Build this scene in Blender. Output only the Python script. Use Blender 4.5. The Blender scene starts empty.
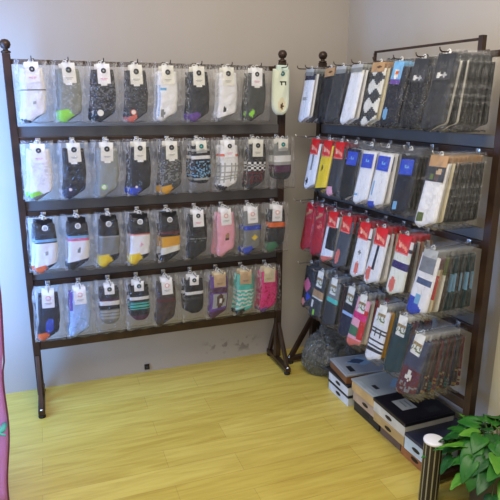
import bpy, bmesh, math, random
from mathutils import Vector, Matrix, Euler
rnd = random.Random(7)
PI = math.pi
S = bpy.context.scene
COL = S.collection

# ------------------------------------------------------------------ colours and materials
def lin(c):
    return tuple((v/12.92 if v <= .04045 else ((v+.055)/1.055)**2.4) for v in c)
def rgb(r, g, b):
    return lin((r/255., g/255., b/255.))
MATS = {}
def mat(name, col=(200,200,200), rough=.6, metal=0., spec=.5, noise=None, bump=None, coat=0):
    if name in MATS: return MATS[name]
    m = bpy.data.materials.new(name); m.use_nodes = True
    nt = m.node_tree; b = nt.nodes['Principled BSDF']
    b.inputs['Base Color'].default_value = (*rgb(*col), 1)
    b.inputs['Roughness'].default_value = rough
    b.inputs['Metallic'].default_value = metal
    b.inputs['Specular IOR Level'].default_value = spec
    b.inputs['Coat Weight'].default_value = coat
    tc = nt.nodes.new('ShaderNodeTexCoord')
    if noise:
        sc, col2 = noise
        n = nt.nodes.new('ShaderNodeTexNoise'); n.inputs['Scale'].default_value = sc; n.inputs['Detail'].default_value = 5
        nt.links.new(tc.outputs['Object'], n.inputs['Vector'])
        r = nt.nodes.new('ShaderNodeValToRGB')
        r.color_ramp.elements[0].position = .35; r.color_ramp.elements[1].position = .7
        r.color_ramp.elements[0].color = (*rgb(*col), 1); r.color_ramp.elements[1].color = (*rgb(*col2), 1)
        nt.links.new(n.outputs['Fac'], r.inputs['Fac']); nt.links.new(r.outputs['Color'], b.inputs['Base Color'])
    if bump:
        sc, st = bump
        n = nt.nodes.new('ShaderNodeTexNoise'); n.inputs['Scale'].default_value = sc; n.inputs['Detail'].default_value = 4
        nt.links.new(tc.outputs['Object'], n.inputs['Vector'])
        bp = nt.nodes.new('ShaderNodeBump'); bp.inputs['Strength'].default_value = st; bp.inputs['Distance'].default_value = .01
        nt.links.new(n.outputs['Fac'], bp.inputs['Height']); nt.links.new(bp.outputs['Normal'], b.inputs['Normal'])
    MATS[name] = m
    return m
def attr_mat(name, rough, bumpsc, bumpst, spec=.3):
    m = mat(name, (255,255,255), rough, spec=spec, bump=(bumpsc, bumpst))
    nt = m.node_tree; a = nt.nodes.new('ShaderNodeAttribute'); a.attribute_name = 'pattern'
    nt.links.new(a.outputs['Color'], nt.nodes['Principled BSDF'].inputs['Base Color'])
    return m
KNIT = attr_mat('knitted_cotton', .85, 500, .5, .2)
CARD = attr_mat('printed_card', .45, 40, .05)
def film(name, haze, hazecol, bumpst, gl=.5, sc=26, crease=.55, taut=.10, gm=.62, gr=.16):
    m = bpy.data.materials.new(name); m.use_nodes = True; nt = m.node_tree; nt.nodes.clear()
    N = nt.nodes.new; L = nt.links.new
    out = N('ShaderNodeOutputMaterial'); tr = N('ShaderNodeBsdfTransparent'); gs = N('ShaderNodeBsdfGlossy'); df = N('ShaderNodeBsdfDiffuse')
    tl = N('ShaderNodeBsdfTranslucent'); tc = N('ShaderNodeTexCoord')
    gs.inputs['Roughness'].default_value = gr; df.inputs['Color'].default_value = (*rgb(*hazecol), 1); tl.inputs['Color'].default_value = (*rgb(*hazecol), 1)
    n = N('ShaderNodeTexNoise'); n.inputs['Scale'].default_value = sc; n.inputs['Detail'].default_value = 6; n.inputs['Distortion'].default_value = 1.2
    L(tc.outputs['Object'], n.inputs['Vector'])
    bp = N('ShaderNodeBump'); bp.inputs['Strength'].default_value = bumpst; bp.inputs['Distance'].default_value = .02
    L(n.outputs['Fac'], bp.inputs['Height']); L(bp.outputs['Normal'], gs.inputs['Normal'])
    lw = N('ShaderNodeLayerWeight'); lw.inputs['Blend'].default_value = gl*.6
    L(bp.outputs['Normal'], lw.inputs['Normal'])
    mu = N('ShaderNodeMath'); mu.operation = 'MULTIPLY_ADD'; mu.inputs[1].default_value = gm; mu.inputs[2].default_value = .02
    L(lw.outputs['Fresnel'], mu.inputs[0])
    dm = N('ShaderNodeMixShader'); dm.inputs[0].default_value = .5; L(df.outputs[0], dm.inputs[1]); L(tl.outputs[0], dm.inputs[2])
    # creases in the film scatter more light than its flat areas
    cn = N('ShaderNodeTexNoise'); cn.inputs['Scale'].default_value = sc*.6; cn.inputs['Detail'].default_value = 3; cn.inputs['Distortion'].default_value = 2.2
    mp = N('ShaderNodeMapping'); mp.inputs['Location'].default_value = (3.1, 1.7, .4); mp.inputs['Scale'].default_value = (2.0, 1.5, .6); L(tc.outputs['Object'], mp.inputs['Vector']); L(mp.outputs[0], cn.inputs['Vector'])
    c1 = N('ShaderNodeMath'); c1.operation = 'SUBTRACT'; c1.inputs[1].default_value = .5; L(cn.outputs['Fac'], c1.inputs[0])
    c2 = N('ShaderNodeMath'); c2.operation = 'ABSOLUTE'; L(c1.outputs[0], c2.inputs[0])
    c3 = N('ShaderNodeMapRange'); c3.inputs['From Min'].default_value = .035; c3.inputs['From Max'].default_value = .0; c3.inputs['To Min'].default_value = .0; c3.inputs['To Max'].default_value = crease
    L(c2.outputs[0], c3.inputs['Value'])
    # the sleeve is taut over the sock and wrinkled in its loose side margins
    sx = N('ShaderNodeSeparateXYZ'); L(tc.outputs['Object'], sx.inputs[0])
    ab = N('ShaderNodeMath'); ab.operation = 'ABSOLUTE'; L(sx.outputs['X'], ab.inputs[0])
    mg = N('ShaderNodeMapRange'); mg.inputs['From Min'].default_value = .040; mg.inputs['From Max'].default_value = .056; mg.inputs['To Min'].default_value = taut; L(ab.outputs[0], mg.inputs['Value'])
    c4 = N('ShaderNodeMath'); c4.operation = 'MULTIPLY'; L(c3.outputs[0], c4.inputs[0]); L(mg.outputs[0], c4.inputs[1])
    c5 = N('ShaderNodeMath'); c5.operation = 'ADD'; c5.inputs[1].default_value = haze; L(c4.outputs[0], c5.inputs[0])
    m1 = N('ShaderNodeMixShader'); L(c5.outputs[0], m1.inputs[0]); L(tr.outputs[0], m1.inputs[1]); L(dm.outputs[0], m1.inputs[2])
    m2 = N('ShaderNodeMixShader'); L(mu.outputs[0], m2.inputs[0]); L(m1.outputs[0], m2.inputs[1]); L(gs.outputs[0], m2.inputs[2])
    L(m2.outputs[0], out.inputs['Surface'])
    MATS[name] = m
    return m
FILM = film('clear_film', .045, (250,250,250), 1.0, .40, 30)
FILM_S = film('thin_clear_film', .035, (250,250,250), 1.0, .34, 26, .10, .4)
FILM_D = film('smoky_film', .15, (205,208,200), 1.0, .65, 30, .50, 1.0, 1.0, .09)
STEEL = mat('brown_painted_steel', (48,35,28), .36, .3, noise=(9, (74,54,40)))
STRIP = mat('grey_metal_strip', (104,101,98), .4, .2, noise=(5, (88,86,82)))
CHROME = mat('chrome_wire', (205,205,205), .22, .9)
BLACK = mat('black_plastic', (22,22,24), .45)
RUBBER = mat('rubber', (28,26,26), .7)
WHITEP = mat('white_plastic', (232,232,228), .4)

# ------------------------------------------------------------------ object helpers
def link(name, me, parent=None):
    o = bpy.data.objects.new(name, me); COL.objects.link(o)
    if parent: o.parent = parent
    return o
def empty(name, loc=(0,0,0), rot=(0,0,0), label=None, cat=None, group=None):
    o = link(name, None); o.location = loc; o.rotation_euler = rot; o.empty_display_size = .03
    tag(o, label, cat, group); return o
def tag(o, label=None, cat=None, group=None, kind=None):
    if label: o['label'] = label
    if cat: o['category'] = cat
    if group: o['group'] = group
    if kind: o['kind'] = kind
    return o
def copy_tree(o, parent=None):
    c = o.copy(); COL.objects.link(c); c.parent = parent
    for ch in list(o.children): copy_tree(ch, c)
    return c
def fin(bm, name, m, smooth=True):
    me = bpy.data.meshes.new(name); bm.normal_update(); bm.to_mesh(me); bm.free()
    if not isinstance(m, (list, tuple)): m = [m]
    for x in m: me.materials.append(x)
    if smooth:
        for p in me.polygons: p.use_smooth = True
    return me
def box(bm, x0, x1, y0, y1, z0, z1, bev=0., M=None, mi=0):
    r = bmesh.ops.create_cube(bm, size=1)
    vs = r['verts']
    for v in vs:
        v.co = Vector(((x0+x1)/2+v.co.x*(x1-x0), (y0+y1)/2+v.co.y*(y1-y0), (z0+z1)/2+v.co.z*(z1-z0)))
    fs = set(f for v in vs for f in v.link_faces)
    for f in fs: f.material_index = mi
    if bev > 0:
        es = list(set(e for v in vs for e in v.link_edges))
        r2 = bmesh.ops.bevel(bm, geom=es, offset=bev, segments=2, affect='EDGES', profile=.6)
        vs = list(set(v for f in r2['faces'] for v in f.verts) | set(v for v in vs if v.is_valid))
    if M is not None:
        for v in vs: v.co = M @ v.co
    return vs
def tube(bm, pts, r, seg=8, mi=0, cap=True):
    pts = [Vector(p) for p in pts]; rings = []
    for i, p in enumerate(pts):
        t = (pts[min(i+1, len(pts)-1)]-pts[max(i-1, 0)]).normalized()
        a = Vector((0,0,1)) if abs(t.z) < .9 else Vector((1,0,0))
        u = t.cross(a).normalized(); w = t.cross(u)
        rr = r[i] if isinstance(r, (list, tuple)) else r
        rings.append([bm.verts.new(p+rr*(math.cos(2*PI*k/seg)*u+math.sin(2*PI*k/seg)*w)) for k in range(seg)])
    for a, b in zip(rings, rings[1:]):
        for k in range(seg):
            f = bm.faces.new((a[k], a[(k+1) % seg], b[(k+1) % seg], b[k])); f.material_index = mi
    if cap:
        f = bm.faces.new(rings[0][::-1]); f.material_index = mi
        f = bm.faces.new(rings[-1]); f.material_index = mi
def lathe(bm, prof, seg=20, c=(0,0), mi=0):
    rings = []
    for r, z in prof:
        if r < 1e-5: rings.append([bm.verts.new((c[0], c[1], z))])
        else: rings.append([bm.verts.new((c[0]+r*math.cos(2*PI*k/seg), c[1]+r*math.sin(2*PI*k/seg), z)) for k in range(seg)])
    for a, b in zip(rings, rings[1:]):
        for k in range(seg):
            k2 = (k+1) % seg
            if len(a) == 1 and len(b) == 1: continue
            if len(a) == 1: f = bm.faces.new((a[0], b[k2], b[k]))
            elif len(b) == 1: f = bm.faces.new((a[k], a[k2], b[0]))
            else: f = bm.faces.new((a[k], a[k2], b[k2], b[k]))
            f.material_index = mi
def bar(p, q, w, t, up=(0,0,1)):
    """4x4 taking a unit box (x along the bar) from p to q"""
    p = Vector(p); q = Vector(q); x = (q-p); L = x.length; x.normalize()
    y = Vector(up).cross(x).normalized(); z = x.cross(y)
    M = Matrix((( x.x, y.x, z.x, p.x), (x.y, y.y, z.y, p.y), (x.z, y.z, z.z, p.z), (0,0,0,1)))
    return M, L
def beam(bm, p, q, w, t, bev=.002, up=(0,0,1), mi=0):
    M, L = bar(p, q, w, t, up); return box(bm, 0, L, -w/2, w/2, -t/2, t/2, bev, M, mi)

# ------------------------------------------------------------------ pattern language for socks and cards
C = dict(white=(236,236,238), off=(226,224,214), cream=(226,216,184), black=(15,15,19), char=(38,40,44), dgrey=(54,56,60), grey=(128,130,128),
         lgrey=(168,170,168), navy=(26,30,60), dnavy=(18,21,38), blue=(44,74,190), lblue=(168,196,238), purple=(104,66,150), plum=(82,38,72),
         red=(206,34,36), crim=(178,22,44), maroon=(96,30,38), orange=(236,110,40), yellow=(238,206,36), gold=(222,164,36), lime=(152,220,70),
         green=(60,120,84), teal=(22,104,108), aqua=(82,196,184), pink=(238,172,190), mag=(222,40,126), brown=(92,66,50), kraft=(176,140,100),
         tan=(196,168,132), coral=(226,120,104), dteal=(20,58,64), sand=(206,194,164), rose=(220,110,150), sky=(120,176,216), dbrown=(56,42,38), olive=(96,110,50))
def colr(c): return rgb(*(C[c] if isinstance(c, str) else c))
def paint(d, u, v, seed=0):
    """u in -1..1 across, v in 0..1 downwards"""
    c = colr(d[0])
    for k in d[1:]:
        t = k[0]
        if t == 'band' and k[1] <= v < k[2]: c = colr(k[3])
        elif t == 'stripes' and k[1] <= v < k[2] and int((v-k[1])/(k[2]-k[1])*k[3]*2) % 2 == 0: c = colr(k[4])
        elif t == 'rect' and k[1] <= u < k[2] and k[3] <= v < k[4]: c = colr(k[5])
        elif t == 'toe' and v > k[1]+(.12*(u+1) if len(k) > 3 else 0): c = colr(k[2])
        elif t == 'toel' and v > k[1] and u < -.1+3*(v-k[1]): c = colr(k[2])
        elif t == 'heel' and v > k[1] and u > .15-2*(v-k[1]): c = colr(k[2])
        elif t == 'blob' and ((u-k[1])**2+((v-k[2])*2.4)**2) < k[3]**2: c = colr(k[4])
        elif t == 'dia' and abs(u-k[1])/k[3]+abs(v-k[2])/k[4] < 1: c = colr(k[5])
        elif t == 'check' and k[1] <= v < k[2]:
            c = colr(k[3+(int((u+1)*.5*k[5])+int((v-k[1])*k[6]/(k[2]-k[1]))) % 2])
        elif t == 'grid' and k[1] <= v < k[2]:
            if ((u+1)*.5*k[4]) % 1 < .3 or ((v-k[1])/(k[2]-k[1])*k[5]) % 1 < .3: c = colr(k[3])
        elif t == 'zig' and k[1] <= v < k[2]:
            w = ((v-k[1])/(k[2]-k[1])*k[4]+.35*abs(((u+1)*1.5) % 1-.5)*2) % 1
            if w < .45: c = colr(k[3])
        elif t == 'argyle' and k[1] <= v < k[2]:
            a = (u+1)*.5*k[5]; b = (v-k[1])/(k[2]-k[1])*k[6]
            q = (int(math.floor(a+b))+int(math.floor(a-b))) % 2
            if q: c = colr(k[3])
        elif t == 'fleck' and k[1] <= v < k[2]:
            if random.Random(int((u+1)*40)*7919+int(v*90)*104729+seed).random() < (1-k[4])*.45: c = colr(k[3])
        elif t == 'slash' and k[1] <= v < k[2]:
            if .0 < (v*k[5]+u*k[4]) % 1 < .35 and abs(u) < .75: c = colr(k[3])
    return c
def setcol(me, cols):
    a = me.color_attributes.new('pattern', 'FLOAT_COLOR', 'CORNER')
    flat = []
    for p, c in zip(me.polygons, cols):
        for _ in p.loop_indices: flat += [c[0], c[1], c[2], 1.]
    a.data.foreach_set('color', flat)

def sock_mesh(d, kind, w, h, t, seed=0):
    """folded pair of socks hanging from z=0 down to -h, back against y=0"""
    nu, nv = 14, 34
    if kind == 'straight': nu, nv = 12, 30
    bm = bmesh.new(); F = []; B = []
    R = random.Random(seed); sk = R.uniform(-.003, .003)
    for j in range(nv+1):
        v = j/nv; rowF = []; rowB = []
        wl = w/2; cx = sk*v
        if kind == 'fold':               # leg, then the foot folded forward
            wl *= .90+.10*math.sin(PI*min(1, v*1.05)); e = .93
            if v > .72: wl *= 1+.10*math.sin((v-.72)/.28*PI)
            cx += -.006*max(0, (v-.55)/.45)
        elif kind == 'round':
            wl *= .93+.07*math.sin(PI*v); e = .74
        else:
            wl *= .90+.10*v; e = .90
        if v > e:
            q = (v-e)/(1-e); wl *= math.sqrt(max(.0, 1-(q*.93)**2.6))
        for i in range(nu+1):
            u = i/nu*2-1
            z = -v*h
            if kind == 'fold': z -= .010*(-u)*max(0, v-.6)/.4
            if kind == 'fold': z += .006*u*max(0, v-.6)/.4
            if kind == 'straight': z -= .012*(-u)*max(0, v-.75)/.25
            x = cx+u*wl
            if kind == 'fold' and v > .6: x -= .006*(v-.6)/.4
            th = t*(max(0, 1-abs(u)**3.5)**.5)*(1-.55*max(0, (v-.9)/.1)**2)*(.55 if j == 0 else 1)
            th *= 1+.10*math.sin(u*5+v*9+seed)
            if kind == 'fold' and v > .80: th *= 1.12
            rowF.append(bm.verts.new((x, -th-.0004, z))); rowB.append(bm.verts.new((x, 0, z)) if i in (0, nu) else None)
        F.append(rowF); B.append(rowB)
    cols = []
    for j in range(nv):
        for i in range(nu):
            bm.faces.new((F[j][i], F[j+1][i], F[j+1][i+1], F[j][i+1]))
            cols.append(paint(d, (i+.5)/nu*2-1, (j+.5)/nv, seed))
        for i, s in ((0, -1), (nu, 1)):
            q = (F[j][i], B[j][i], B[j+1][i], F[j+1][i])
            bm.faces.new(q if s < 0 else q[::-1]); cols.append(paint(d, s*.95, (j+.5)/nv, seed))
        bm.faces.new((B[j][0], B[j][nu], B[j+1][nu], B[j+1][0])); cols.append(colr(d[0]))
    bm.faces.new([x for x in F[0]]+[B[0][nu], B[0][0]]); cols.append(colr(d[0]))
    bm.faces.new([x for x in F[nv]][::-1]+[B[nv][0], B[nv][nu]]); cols.append(paint(d, 0, .999, seed))
    me = fin(bm, 'sock', KNIT); setcol(me, cols); return me
def card_mesh(d, w, h, seed=0, nu=10, nv=14):
    bm = bmesh.new(); cols = []; g = []
    for j in range(nv+1):
        r = []
        for i in range(nu+1):
            u = i/nu*2-1; v = j/nv
            r.append(bm.verts.new((u*w/2, -.0009-.0012*(1-u*u), -v*h)))
        g.append(r)
    for j in range(nv):
        for i in range(nu):
            bm.faces.new((g[j][i], g[j+1][i], g[j+1][i+1], g[j][i+1])); cols.append(paint(d, (i+.5)/nu*2-1, (j+.5)/nv, seed))
    b = [bm.verts.new((-w/2, 0, 0)), bm.verts.new((w/2, 0, 0)), bm.verts.new((w/2, 0, -h)), bm.verts.new((-w/2, 0, -h))]
    bm.faces.new(b); cols.append(colr(d[0]))
    bm.faces.new(g[0]+[b[1], b[0]]); cols.append(colr(d[0]))
    bm.faces.new(g[nv][::-1]+[b[3], b[2]]); cols.append(colr(d[0]))
    bm.faces.new([g[j][0] for j in range(nv, -1, -1)]+[b[0], b[3]]); cols.append(colr(d[0]))
    bm.faces.new([g[j][nu] for j in range(nv+1)]+[b[2], b[1]]); cols.append(colr(d[0]))
    me = fin(bm, 'header_card', CARD, False); setcol(me, cols); return me
def disc_mesh(name, r, col, col2=None, ring=False):
    bm = bmesh.new(); n = 20
    m1 = mat('ink_%d_%d_%d' % tuple(C[col] if isinstance(col, str) else col), C[col] if isinstance(col, str) else col, .4)
    m2 = mat('ink_%d_%d_%d' % tuple(C[col2 or 'white']), C[col2 or 'white'], .4)
    def cyl(rad, y0, y1, mi, a0=0, m=n):
        a = [bm.verts.new((rad*math.cos(2*PI*k/m+a0), y0, rad*math.sin(2*PI*k/m+a0))) for k in range(m)]
        b = [bm.verts.new((rad*math.cos(2*PI*k/m+a0), y1, rad*math.sin(2*PI*k/m+a0))) for k in range(m)]
        f = bm.faces.new(b); f.material_index = mi
        for k in range(m):
            f = bm.faces.new((a[k], a[(k+1) % m], b[(k+1) % m], b[k])); f.material_index = mi
    cyl(r, 0, -.0006, 0)
    cyl(r*(.72 if ring else .42), -.0006, -.0009, 1, PI/4, n if ring else 4)
    bmesh.ops.recalc_face_normals(bm, faces=bm.faces)
    return fin(bm, name, [m1, m2], False)
def line_mesh(w, col):
    bm = bmesh.new(); box(bm, -w/2, w/2, -.0005, 0, -.0011, .0011)
    box(bm, -w*.35, w*.3, -.0005, 0, -.0065, -.0048)
    return fin(bm, 'printed_text', mat('ink_%d_%d_%d' % tuple(C[col]), C[col], .4), False)
def sleeve_mesh(w, h, t, seed, fm=None):
    R = random.Random(seed); bm = bmesh.new(); nx, nz = 16, 24; g = []
    ph = [R.uniform(0, 6) for _ in range(6)]
    for j in range(nz+1):
        v = j/nz; r = []
        for i in range(nx+1):
            u = i/nx*2-1; z = .010-v*h
            pinch = 1-.10*max(0, (.12-v)/.12)
            x = u*w/2*pinch+.0018*math.sin(v*11+ph[0])*u
            e = max(0, 1-abs(u)**5)
            y = -t*e*(.45+.55*min(1, v*5, (1-v)*6+.2))
            y += .0022*math.sin(u*7+v*13+ph[1])*math.sin(v*17+ph[2])*e+.0012*math.sin(u*23+ph[3]+v*8)
            if j == nz: z += .003*math.sin(u*6+ph[4])
            r.append(bm.verts.new((x, min(y, -.0002), z)))
        g.append(r)
    for j in range(nz):
        for i in range(nx): bm.faces.new((g[j][i], g[j+1][i], g[j+1][i+1], g[j][i+1]))
    # folded-over seal along the bottom
    b = [bm.verts.new((v.co.x, v.co.y+.004, v.co.z+.004)) for v in g[nz]]
    for i in range(nx): bm.faces.new((g[nz][i], b[i], b[i+1], g[nz][i+1]))
    return fin(bm, 'plastic_sleeve', fm or FILM)
CACHE = {}
def cached(key, fn):
    if key not in CACHE: CACHE[key] = fn()
    return CACHE[key]
def hanger_mesh():
    bm = bmesh.new()
    tube(bm, [(-.009,-.004,.004), (-.006,-.004,.010), (0,-.004,.013), (.006,-.004,.010), (.009,-.004,.004)], .0016, 6)
    box(bm, -.012, .012, -.0055, -.0025, -.004, .005, .001)
    return fin(bm, 'hang_tab', WHITEP)

CARDS = {   # name: (pattern, width, height, top offset, emblem)
 'plain':  (['white'], .056, .086, .002, ('char', 'lgrey', .0115, -.030), 'rose'),
 'dark':   (['off'], .056, .086, .002, ('char', 'grey', .0125, -.030), 'grey'),
 'tealc':  (['off', ('band', .8, 1, 'lgrey')], .054, .060, .002, ('teal', 'aqua', .0115, -.028), 'grey'),
 'ring':   (['white'], .056, .088, .002, ('coral', 'white', .0115, -.040), 'grey'),
 'square': (['white'], .048, .052, .004, ('dteal', 'lgrey', .0115, -.026), None),
 'tan':    (['tan', ('band', .0, .12, 'sand')], .066, .080, .002, None, 'brown'),
 'cream':  (['sand'], .066, .084, .002, None, 'kraft'),
 'black':  (['black'], .074, .070, .002, ('white', 'lgrey', .0135, -.040), None),
 'red':    (['red', ('slash', .38, .95, (238,150,120), -.42, 2.0), ('blob', -.45, .62, .22, (232,190,170)), ('band', .96, 1, 'coral')], .076, .080, .004, None, None),
 'redgold':(['crim', ('blob', .1, .5, .4, 'coral'), ('slash', .3, .9, 'kraft', .5, 2)], .070, .086, .004, None, None),
 'blue':   (['blue', ('blob', .1, .45, .36, 'sky'), ('blob', .15, .38, .22, 'blue')], .076, .062, .040, None, None),
 'bluephoto': (['sky', ('blob', 0, .55, .5, 'off'), ('blob', .1, .5, .22, 'orange'), ('band', .8, 1, 'purple')], .060, .090, .006, None, None),
 'kraft':  (['kraft', ('blob', .2, .5, .35, 'brown')], .084, .040, .002, None, None),
 'kraftphoto': (['kraft', ('band', .42, 1, 'dgrey'), ('blob', .35, .62, .3, 'tan'), ('blob', -.4, .8, .3, 'olive'), ('blob', .2, .85, .3, 'brown')], .086, .094, .002, None, None),
 'greyc':  ([(118,122,128), ('band', 0, .35, 'lgrey')], .072, .090, .004, None, None),
 'clear':  (['lgrey', ('band', .4, 1, 'grey')], .080, .034, .002, None, None),
 'label':  (['off', ('band', .45, .6, 'kraft'), ('fleck', .4, .85, 'olive', .15)], .052, .088, .004, None, None),
 'dotted': (['dgrey', ('blob', -.35, .82, .26, 'off'), ('blob', .3, .82, .24, 'lgrey')], .078, .088, .004, None, None),
}
def make_pack(name_seed, pat, kind, card, w=.142, h=.268, t=.017, sw=.098, sh=None, extra=None, sz=.026, simple=False):
    """one packet: sleeve, sock, header card, tab.  Origin where the prong goes through."""
    root = link('sock_packet', None); root.empty_display_size = .02
    sh = sh or {'fold': .215, 'round': .185, 'straight': .225}[kind]
    fm = FILM_S if kind == 'straight' else FILM
    sm = cached(('sleeve', w, h, t, name_seed % 5), lambda: sleeve_mesh(w, h, t, name_seed % 5, fm))
    link('plastic_sleeve', sm, root)
    so = link('sock', cached(('sock', str(pat), kind, sw, sh, t), lambda: sock_mesh(pat, kind, sw, sh, t*.66, name_seed)), root)
    so.location = (0, -.0005, -sz)
    if card:
        cd, cw, ch, ct, emb, txt = CARDS[card]
        co = link('header_card', cached(('card', card, cw), lambda: card_mesh(cd, cw, ch)), root)
        co.location = (0, -t*.72, -ct); co.rotation_euler = (0, rnd.uniform(-.05, .05), 0)
        if emb and not simple:
            e = link('emblem', cached(('emb', emb), lambda: disc_mesh('emblem', emb[2], emb[0], emb[1], card in ('ring', 'black'))), co)
            e.location = (0, -.0022, emb[3])
        if txt and not simple:
            l = link('printed_text', cached(('txt', txt, cw), lambda: line_mesh(cw*.55, txt)), co)
            l.location = (0, -.0020, -ch*.74)
    if not simple:
        link('hang_tab', cached('tab', hanger_mesh), root)
        for ex in (extra or []):
            if ex[0] == 'sticker':
                e = link('round_sticker', cached(('st', ex), lambda: disc_mesh('round_sticker', ex[4], ex[3], 'off', True)), root)
                e.location = (ex[1], -t*.80, ex[2])
            elif ex[0] == 'tag':
                bmf = lambda: (lambda bm: (box(bm, -.014, .014, -.0012, 0, -.0045, .0045, .0005), fin(bm, 'size_label', WHITEP, False))[1])(bmesh.new())
                e = link('size_label', cached('tagm', bmf), root); e.location = (ex[1], -t*.80, ex[2])
    return root

# ------------------------------------------------------------------ the display racks
H = 1.742
TIERS = [1.672, 1.326, .982, .640]            # prong heights
def make_rack(W, hooks, label, frame=None, long_last=False):
    root = empty('display_rack', label=label, cat='display rack')
    for x in (0, W):
        bm = bmesh.new(); box(bm, x-.017, x+.017, -.017, .017, .05, H-.035, .003)
        link('post', fin(bm, 'post', STEEL, False), root)
        bm = bmesh.new(); lathe(bm, [(0, H-.036), (.020, H-.035), (.021, H-.028), (.012, H-.024), (.010, H-.018), (.018, H-.014), (.0235, H), (.021, H+.012), (.012, H+.021), (0, H+.023)], 18, (x, 0))
        link('finial', fin(bm, 'finial', STEEL), root)
        # triangular foot
        bm = bmesh.new()
        beam(bm, (x, -.168, .030), (x, .125, .030), .032, .024)
        beam(bm, (x, -.150, .040), (x, -.012, .262), .030, .018, up=(1,0,0))
        beam(bm, (x, .112, .040), (x, .012, .262), .030, .018, up=(1,0,0))
        ft = link('foot', fin(bm, 'foot', STEEL, False), root)
        for y in (-.150, .112):
            bm = bmesh.new(); lathe(bm, [(0, 0), (.017, 0), (.018, .008), (.012, .020), (0, .020)], 14, (x, y))
            link('foot_pad', fin(bm, 'foot_pad', RUBBER), ft)
        bm = bmesh.new(); lathe(bm, [(.009, .042), (.008, .047), (0, .048)], 12, (x, -.158)); link('bolt_cap', fin(bm, 'bolt_cap', CHROME), ft)
    for i, z in enumerate(TIERS):
        bm = bmesh.new(); box(bm, .017, W-.017, -.012, .012, z-.011, z+.011 if i == 0 else z+.018, .002)
        link('cross_rail', fin(bm, 'cross_rail', STEEL, False), root)
        if i:
            bm = bmesh.new(); box(bm, .017, W-.017, -.006, .010, z+.019, z+.066, .002)
            link('backing_strip', fin(bm, 'backing_strip', STRIP, False), root)
        for x in hooks[i]:
            bm = bmesh.new()
            box(bm, x-.011, x+.011, -.0165, -.0125, z-.016, z+.015, .001)
            e_ = .225 if (long_last and x == hooks[i][-1]) else .150
            tube(bm, [(x, -.014, z), (x, -.09, z), (x, -e_, z), (x, -e_-.008, z+.005), (x, -e_-.011, z+.015)], .0026, 8)
            link('prong', fin(bm, 'prong', CHROME if i else STEEL), root)
    bm = bmesh.new(); box(bm, .017, W-.017, -.014, .014, .295, .337, .003); link('bottom_rail', fin(bm, 'bottom_rail', STEEL, False), root)
    if frame:
        a, b, z = frame
        bm = bmesh.new()
        box(bm, a, b, -.006, .006, z-.009, z, .001); box(bm, a-.004, a+.006, -.006, .006, TIERS[0]+.010, z-.009, .001)
        box(bm, b-.012, b+.010, -.010, .010, TIERS[0]+.010, z+.008, .002)
        link('header_frame', fin(bm, 'header_frame', STEEL, False), root)
        for x in (a+.10, a+.13, b-.28, b-.20, b-.16, b-.10, b-.075):
            bm = bmesh.new(); lathe(bm, [(0, TIERS[0]+.011), (.009, TIERS[0]+.011), (.010, TIERS[0]+.017), (.005, TIERS[0]+.022), (0, TIERS[0]+.023)], 10, (x, 0))
            link('rail_knob', fin(bm, 'rail_knob', BLACK), root)
    return root
HX = [[.102+.148*k for k in range(8)]+[1.276],
      [.098+.1495*k for k in range(8)]+[1.283],
      [.092+.1465*k for k in range(9)],
      [.082+.1425*k for k in range(9)]]
make_rack(1.317, HX, 'wide dark brown metal display rack standing against the back wall')
ROW = ['top', 'second', 'third', 'bottom']
ORD = ['leftmost', 'second from left', 'third from left', 'fourth from left', 'middle', 'fourth from right', 'third from right', 'second from right', 'rightmost']
T = lambda x=-.002, z=-.092: ('tag', x, z)
st = lambda x, z, c, r=.012: ('sticker', x, z, c, r)
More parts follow.
